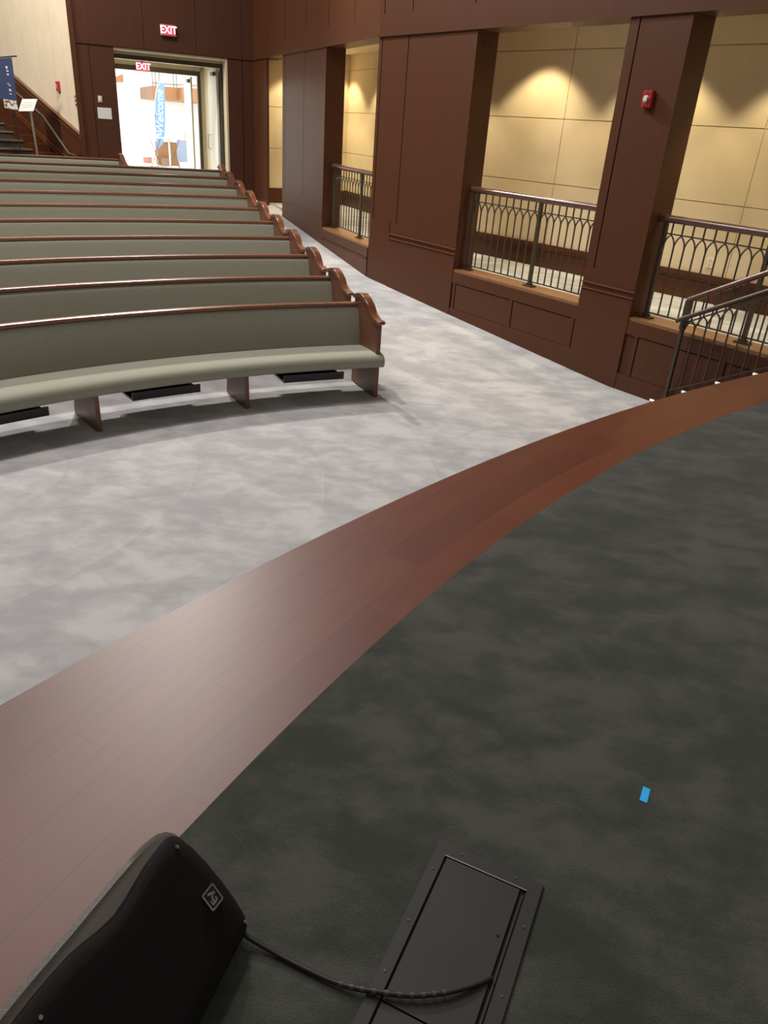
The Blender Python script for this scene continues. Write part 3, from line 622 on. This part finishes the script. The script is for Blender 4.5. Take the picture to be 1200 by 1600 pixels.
# ------------------------------------------------------------------ pews
CAPT = [(.635, .872), (.628, .895), (.60, .918), (.56, .934), (.50, .944), (.44, .948), (.39, .944), (.34, .930), (.295, .905), (.26, .875), (.235, .848), (.20, .815), (.16, .788), (.12, .773), (.07, .764), (.03, .768), (.0, .768), (-.006, .752), (.004, .738)]
CAPB = [(.035, .733), (.08, .733), (.125, .742), (.17, .757), (.215, .787), (.25, .822), (.278, .852), (.31, .878), (.35, .900), (.40, .913), (.50, .910), (.56, .900), (.60, .878)]
ORD = ['the front one with its whole seat showing', 'the second row back from the stage', 'the third row back from the stage', 'the fourth row back from the stage', 'the fifth row back from the stage', 'the sixth row back from the stage', 'the seventh row back from the stage', 'the eighth row back from the stage', 'the ninth row back from the stage', 'the last row but one from the back', 'the rearmost and shorter, ending left of the doors']
def make_pew(k):
    R = 8.16 + .985 * min(k, 8) + .86 * max(0, k - 8)
    R0 = R - .55; dz = .076 * (R - 8.16); ang = -22.0 if k < 10 else -27.9; left = -60.0
    SK = math.radians(6)
    T_ = thing('church_pew', pol(R - .3, -40, fl(R - .3)), 'curved pew with grey-green cushions, ' + ORD[k], 'pew', 'curved church pews')
    def sweep(name, prof, m, extra=0.0, n=44, smooth=True, parent=T_, a0=None, a1=None, skew=True):
        bm = bmesh.new(); rings = []
        A0 = ang if a0 is None else a0; A1 = left if a1 is None else a1
        for i in range(n + 1):
            f = i / n; ring = []
            for d, z in prof:
                r = R0 + d
                e0 = A0 - (math.degrees(math.tan(SK) * d / r) if skew else 0) + math.degrees(extra / r); e1 = A1 - math.degrees(extra / r)
                ring.append(bm.verts.new(pol(r, e0 + (e1 - e0) * f, z + dz)))
            rings.append(ring)
        m_ = len(prof)
        for a, b in zip(rings, rings[1:]):
            for j in range(m_): bm.faces.new((a[j], a[(j + 1) % m_], b[(j + 1) % m_], b[j]))
        bm.faces.new(rings[0]); bm.faces.new(rings[-1][::-1])
        return link(name, bm, m, parent, smooth)
    sweep('seat_cushion', [(.06, .312), (.025, .314), (.0, .321), (-.016, .336), (-.024, .358), (-.026, .380), (-.021, .402), (-.009, .420), (.010, .434), (.040, .444), (.08, .449), (.14, .451), (.22, .450), (.30, .446), (.38, .441), (.47, .433), (.47, .33), (.30, .312)], FABRIC, .022)
    sweep('back_cushion', [(.422, .38), (.426, .42), (.432, .47), (.440, .52), (.450, .57), (.462, .62), (.475, .67), (.488, .72), (.500, .760), (.508, .783), (.518, .798), (.530, .805), (.544, .803), (.552, .79), (.50, .55), (.475, .38)], FABRIC, -.02)
    sweep('back_panel', [(.478, .26), (.505, .55), (.556, .79), (.556, .808), (.576, .808), (.576, .79), (.525, .55), (.50, .26)], PEWL, -.02, smooth=False)
    sweep('top_rail', [(.520, .808), (.514, .822), (.522, .838), (.545, .846), (.575, .844), (.596, .832), (.598, .816), (.588, .806)], PEWW, -.01)
    # end panels with scrolled caps
    for side, a in ((1, ang), (-1, left)):
        hd = math.radians(a) - (SK if side > 0 else 0)
        base = pol(R0, a, 0); u = Vector((math.sin(hd), math.cos(hd), 0)); v = Vector((math.cos(hd), -math.sin(hd), 0)) * side
        def q(d, z): return base + u * d + Vector((0, 0, z))
        pts = [(.045, fl(R0) - dz + .005), (.045, .735)] + CAPB[1:] + [(.605, .86), (.60, .5), (.60, fl(R0 + .6) - dz + .005)]
        bm = bmesh.new(); prism(bm, [q(d, z + dz) - v * .045 for d, z in pts], v * .045)
        e = link('end_panel', bm, PEWL, T_)
        bm = bmesh.new(); prism(bm, [q(d, z + dz) - v * .062 for d, z in CAPT + CAPB], v * .080)
        ed = [x for x in bm.edges if abs((x.verts[0].co - x.verts[1].co).normalized().dot(v)) < .5]
        bmesh.ops.bevel(bm, geom=ed, offset=.010, segments=3, affect='EDGES', clamp_overlap=True)
        link('scroll_cap', bm, PEWW, e, True)
    for a in (-32.2, -42.4, -52.6):
        bm = bmesh.new(); hd = math.radians(a); u = Vector((math.sin(hd), math.cos(hd), 0)); v = Vector((math.cos(hd), -math.sin(hd), 0)); b0 = pol(R0, a, 0)
        pts = [(.02, fl(R0) - dz + .006), (.03, .315), (.50, .315), (.55, fl(R0 + .55) - dz + .006)]
        prism(bm, [b0 + u * d + Vector((0, 0, z + dz)) - v * .019 for d, z in pts], v * .038); link('support_panel', bm, PEWL, T_)
    if k < 3:
        for a1, a0 in ((-29.0, -24.4), (-39.7, -35.1), (-49.6, -44.9), (-57.5, -54)):
            sweep('book_rack', [(.19, .16), (.185, .235), (.20, .235), (.205, .178), (.46, .178), (.46, .31), (.475, .31), (.475, .16)], BLACKW, 0, 6, False, T_, a0, a1, False)
            for aa in (a0, a1):
                pass
for k in range(11): make_pew(k)

# ------------------------------------------------------------------ floor monitor loudspeaker
P2 = Vector((-.21163, .94261, .94)); AX = Vector((-.28972, -.95711, 0)); VN = Vector((-.56616, .17138, .80629)); OUT = Vector((.77170, -.23360, .59153))
AX.normalize(); VN.normalize(); OUT.normalize()
def S(a, b, c=0): return P2 + AX * a + VN * b + OUT * c
HV = Vector((-.957, .290, 0)).normalized()
t = thing('floor_monitor', (P2 + AX * .3 + HV * .15) * 1.0 - Vector((0, 0, .028)), 'black wedge loudspeaker with a chrome badge lying on the stage border', 'loudspeaker')
def front_outline(ins=0.0):
    o = []
    L_ = .60
    def arc(cx_, cy_, r, a0, a1, n=6): return [(cx_ + r * math.cos(math.radians(a0 + (a1 - a0) * i / n)), cy_ + r * math.sin(math.radians(a0 + (a1 - a0) * i / n))) for i in range(n + 1)]
    return o
def outline():
    """cabinet front outline in (a along, b up); far end bows out"""
    far = [(.016, -.002), (-.006, .004), (-.019, .022), (-.024, .06), (-.025, .12), (-.023, .18), (-.016, .235), (-.006, .268), (.006, .287), (.025, .300), (.06, .311), (.10, .316), (.15, .320), (.25, .326), (.35, .334), (.42, .337)]
    near = [(.54, .336), (.585, .325), (.605, .30), (.612, .2), (.612, .1), (.605, .02), (.585, -.002)]
    return far + near + [(.4, -.004), (.2, -.003)]
def inset(pts, d):
    n = len(pts); res = []
    for i in range(n):
        p0 = Vector(pts[i - 1]); p1 = Vector(pts[i]); p2 = Vector(pts[(i + 1) % n])
        e1 = (p1 - p0).normalized(); e2 = (p2 - p1).normalized(); nn = Vector((e1.y, -e1.x)) + Vector((e2.y, -e2.x))
        nn.normalize(); res.append(tuple(p1 + nn * d))
    return res
def shrink(pts, d):
    return [(a + (.295 - a) / .32 * d, b + (.165 - b) / .165 * d) for a, b in pts]
OL = outline()
# cross-section: the cabinet narrows towards its back and sits on the floor
bm = bmesh.new(); rings = []
def back_pt(a, b, f):
    """f 0 front .. 1 back ; back is lower and smaller, underside flat on the floor"""
    bb = b - .60 * .235 * f * max(b, 0) / .33; aa = .30 + (a - .30) * (1 - .10 * f)
    p = S(aa, bb, -.235 * f)
    p.z = max(p.z, .9185)
    return p
for f, ins in ((0, .012), (.03, .0), (.30, -.0), (.6, .0), (.85, .0), (.97, .006), (1.0, .02)):
    pts = shrink(OL, ins)
    rings.append([bm.verts.new(back_pt(a, b, f)) for a, b in pts])
for A_, B_ in zip(rings, rings[1:]):
    for j in range(len(A_)): bm.faces.new((A_[j], A_[(j + 1) % len(A_)], B_[(j + 1) % len(A_)], B_[j]))
bm.faces.new(rings[0]); bm.faces.new(rings[-1][::-1])
link('cabinet', bm, GRAYP, t, True)
GR = [(.012, .006), (-.002, .012), (-.012, .03), (-.017, .07), (-.018, .12), (-.016, .175), (-.011, .22), (-.003, .255), (.007, .271), (.022, .279), (.05, .281), (.089, .281), (.12, .278), (.15, .274), (.185, .273), (.22, .280), (.25, .290), (.28, .298), (.32, .303), (.36, .306), (.378, .304), (.385, .290), (.386, .20), (.386, .10), (.384, .012), (.37, .004), (.2, .003)]
GR2 = [(.012, .006), (-.002, .012), (-.012, .03), (-.017, .07), (-.018, .12), (-.016, .175), (-.011, .22), (-.003, .255), (.007, .271), (.022, .279), (.05, .281), (.089, .281), (.12, .278), (.15, .274), (.185, .273), (.22, .280), (.25, .290), (.28, .298), (.32, .303), (.36, .306), (.46, .308), (.56, .306), (.578, .29), (.584, .2), (.584, .1), (.578, .012), (.56, .004), (.2, .003)]
bm = bmesh.new()
lay = [(GR2, .0, -.004), (GR2, .0, .002), (GR2, .006, .008), (GR2, .016, .0125), (GR2, .034, .0152), (GR2, .06, .016)]
rings = [[bm.verts.new(S(a, b, c)) for a, b in shrink(g_, i_)] for g_, i_, c in lay]
for A_, B_ in zip(rings, rings[1:]):
    for j in range(len(A_)): bm.faces.new((A_[j], A_[(j + 1) % len(A_)], B_[(j + 1) % len(A_)], B_[j]))
bm.faces.new(rings[0]); bm.faces.new(rings[-1][::-1])
gr = link('grille', bm, GRILLE, t, True)
C_ = .0185
bm = bmesh.new(); dia = [(.0469, .1509), (.0139, .1469), (.0150, .1086), (.0473, .1130)]
prism(bm, [S(a, b, C_ - .003) for a, b in dia], OUT * .003); bd = link('badge', bm, BLACK, t)
bm = bmesh.new()
for i in range(4):
    a, b = dia[i], dia[(i + 1) % 4]; bar(bm, S(*a, C_ + .001), S(*b, C_ + .001), .0022, .0032, OUT)
link('badge_rim', bm, CHROME, bd)
bm = bmesh.new()
for Ls, w_ in (([(.0369, .1426), (.0296, .1383), (.0202, .1324)], .0050), ([(.0202, .1324), (.0300, .1337), (.0327, .1297), (.0326, .1208)], .0042), ([(.0385, .1288), (.0397, .1197), (.0252, .1186), (.0259, .1259)], .0036)):
    for a, b in zip(Ls, Ls[1:]): bar(bm, S(*a, C_ + .001), S(*b, C_ + .001), .002, w_, OUT)
link('badge_emblem', bm, CHROME, bd)
for a, b in ((.022, .255), (.004, .03), (.37, .28)):
    bm = bmesh.new(); p = S(a, b, .013); tube(bm, [p, p + OUT * .004], .0035, 10); link('screw', bm, STEEL, t)

# ------------------------------------------------------------------ floor box with lids
FX = Fr((.190, 1.211), (.9205, -.3907), (.3907, .9205))       # s across, t towards the camera (away from n)
ZC = HS + .008
t = thing('floor_box', FX.p(.126, .22, ZC), 'black metal floor box with hinged lids set in the stage carpet', 'floor box')
bm = bmesh.new()
W_, LN = .252, .50
box(bm, FX, 0, W_, 0, .036, ZC, ZC + .006); box(bm, FX, 0, .027, .036, LN, ZC, ZC + .006); box(bm, FX, W_ - .030, W_, .036, LN, ZC, ZC + .006); box(bm, FX, 0, W_, LN, LN + .03, ZC, ZC + .006)
link('frame', bm, BOXM, t)
bm = bmesh.new(); box(bm, FX, .027, W_ - .030, .036, LN, ZC - .0005, ZC + .0008); link('recess_shade', bm, BOXD, t)
bm = bmesh.new(); box(bm, FX, .033, W_ - .045, .038, .392, ZC + .001, ZC + .0055); l1 = link('lid', bm, BOXM, t)
bm = bmesh.new(); box(bm, FX, .033, W_ - .045, .396, .49, ZC + .001, ZC + .0055); l2 = link('lid', bm, BOXM, t)
bm = bmesh.new(); box(bm, FX, W_ - .038, W_ - .034, .05, .49, ZC + .001, ZC + .003); link('hinge_rail', bm, BOXM, t)
bm = bmesh.new(); box(bm, FX, .027, W_ - .030, .033, .0355, ZC + .006, ZC + .0072); link('edge_strip', bm, STEEL, t)
for (s, tt, p) in ((.195, .165, l1), (.185, .372, l1)):
    bm = bmesh.new(); q = FX.p(s, tt, ZC + .0056); tube(bm, [q, q + Vector((0, 0, .0006))], .0035, 12); link('finger_hole_shade', bm, BOXD, p)
for (s, tt) in ((.06, .015), (.19, .015), (.013, .08), (.013, .22), (.013, .34), (.238, .12), (.238, .28)):
    bm = bmesh.new(); q = FX.p(s, tt, ZC + .0061); tube(bm, [q, q + Vector((0, 0, .0012))], .0032, 10); link('screw', bm, mat('worn_screw', (.12, .11, .10), .4, metal=.6), t)
# cable
zc = HS + .018
pts = [(-.245, .950, .950), (-.216, .936, .935), (-.152, .910, HS + .016), (-.084, .882, HS + .015), (-.019, .859, HS + .017), (.045, .847, HS + .022), (.119, .843, HS + .024), (.182, .852, HS + .024), (.233, .869, HS + .021), (.265, .884, HS + .017), (.283, .895, HS + .012)]
def smooth(P, n=6):
    P = [Vector(p) for p in P]; out = []
    for i in range(len(P) - 1):
        p0, p1, p2, p3 = P[max(i - 1, 0)], P[i], P[i + 1], P[min(i + 2, len(P) - 1)]
        for j in range(n):
            f = j / n; out.append(.5 * ((2 * p1) + (p2 - p0) * f + (2 * p0 - 5 * p1 + 4 * p2 - p3) * f * f + (3 * p1 - p0 - 3 * p2 + p3) * f ** 3))
    return out + [P[-1]]
SP_ = smooth(pts)
t = thing('speaker_cable', (.04, .85, HS + .01), 'black cable running from the wedge loudspeaker into the floor box', 'cable')
bm = bmesh.new(); tube(bm, SP_, .0052, 10); link('cord', bm, CABLE, t, True)
bm = bmesh.new()
for i in range(len(SP_) - 1):
    if 22 < i < 44 and i % 2 == 0: tube(bm, [SP_[i], SP_[i].lerp(SP_[i + 1], .7)], .0060, 10)
link('spiral_wrap', bm, CABLEW, t, True)
# tape mark
bm = bmesh.new(); FT = Fr((.7335, 1.400), (.90, -.43), (-.43, -.90)); box(bm, FT, -.0095, .0095, -.026, .026, HS + .0085, HS + .0095)
tag(link('tape_mark', bm, BLUET), 'small bright blue tape strip on the dark stage carpet', 'tape')
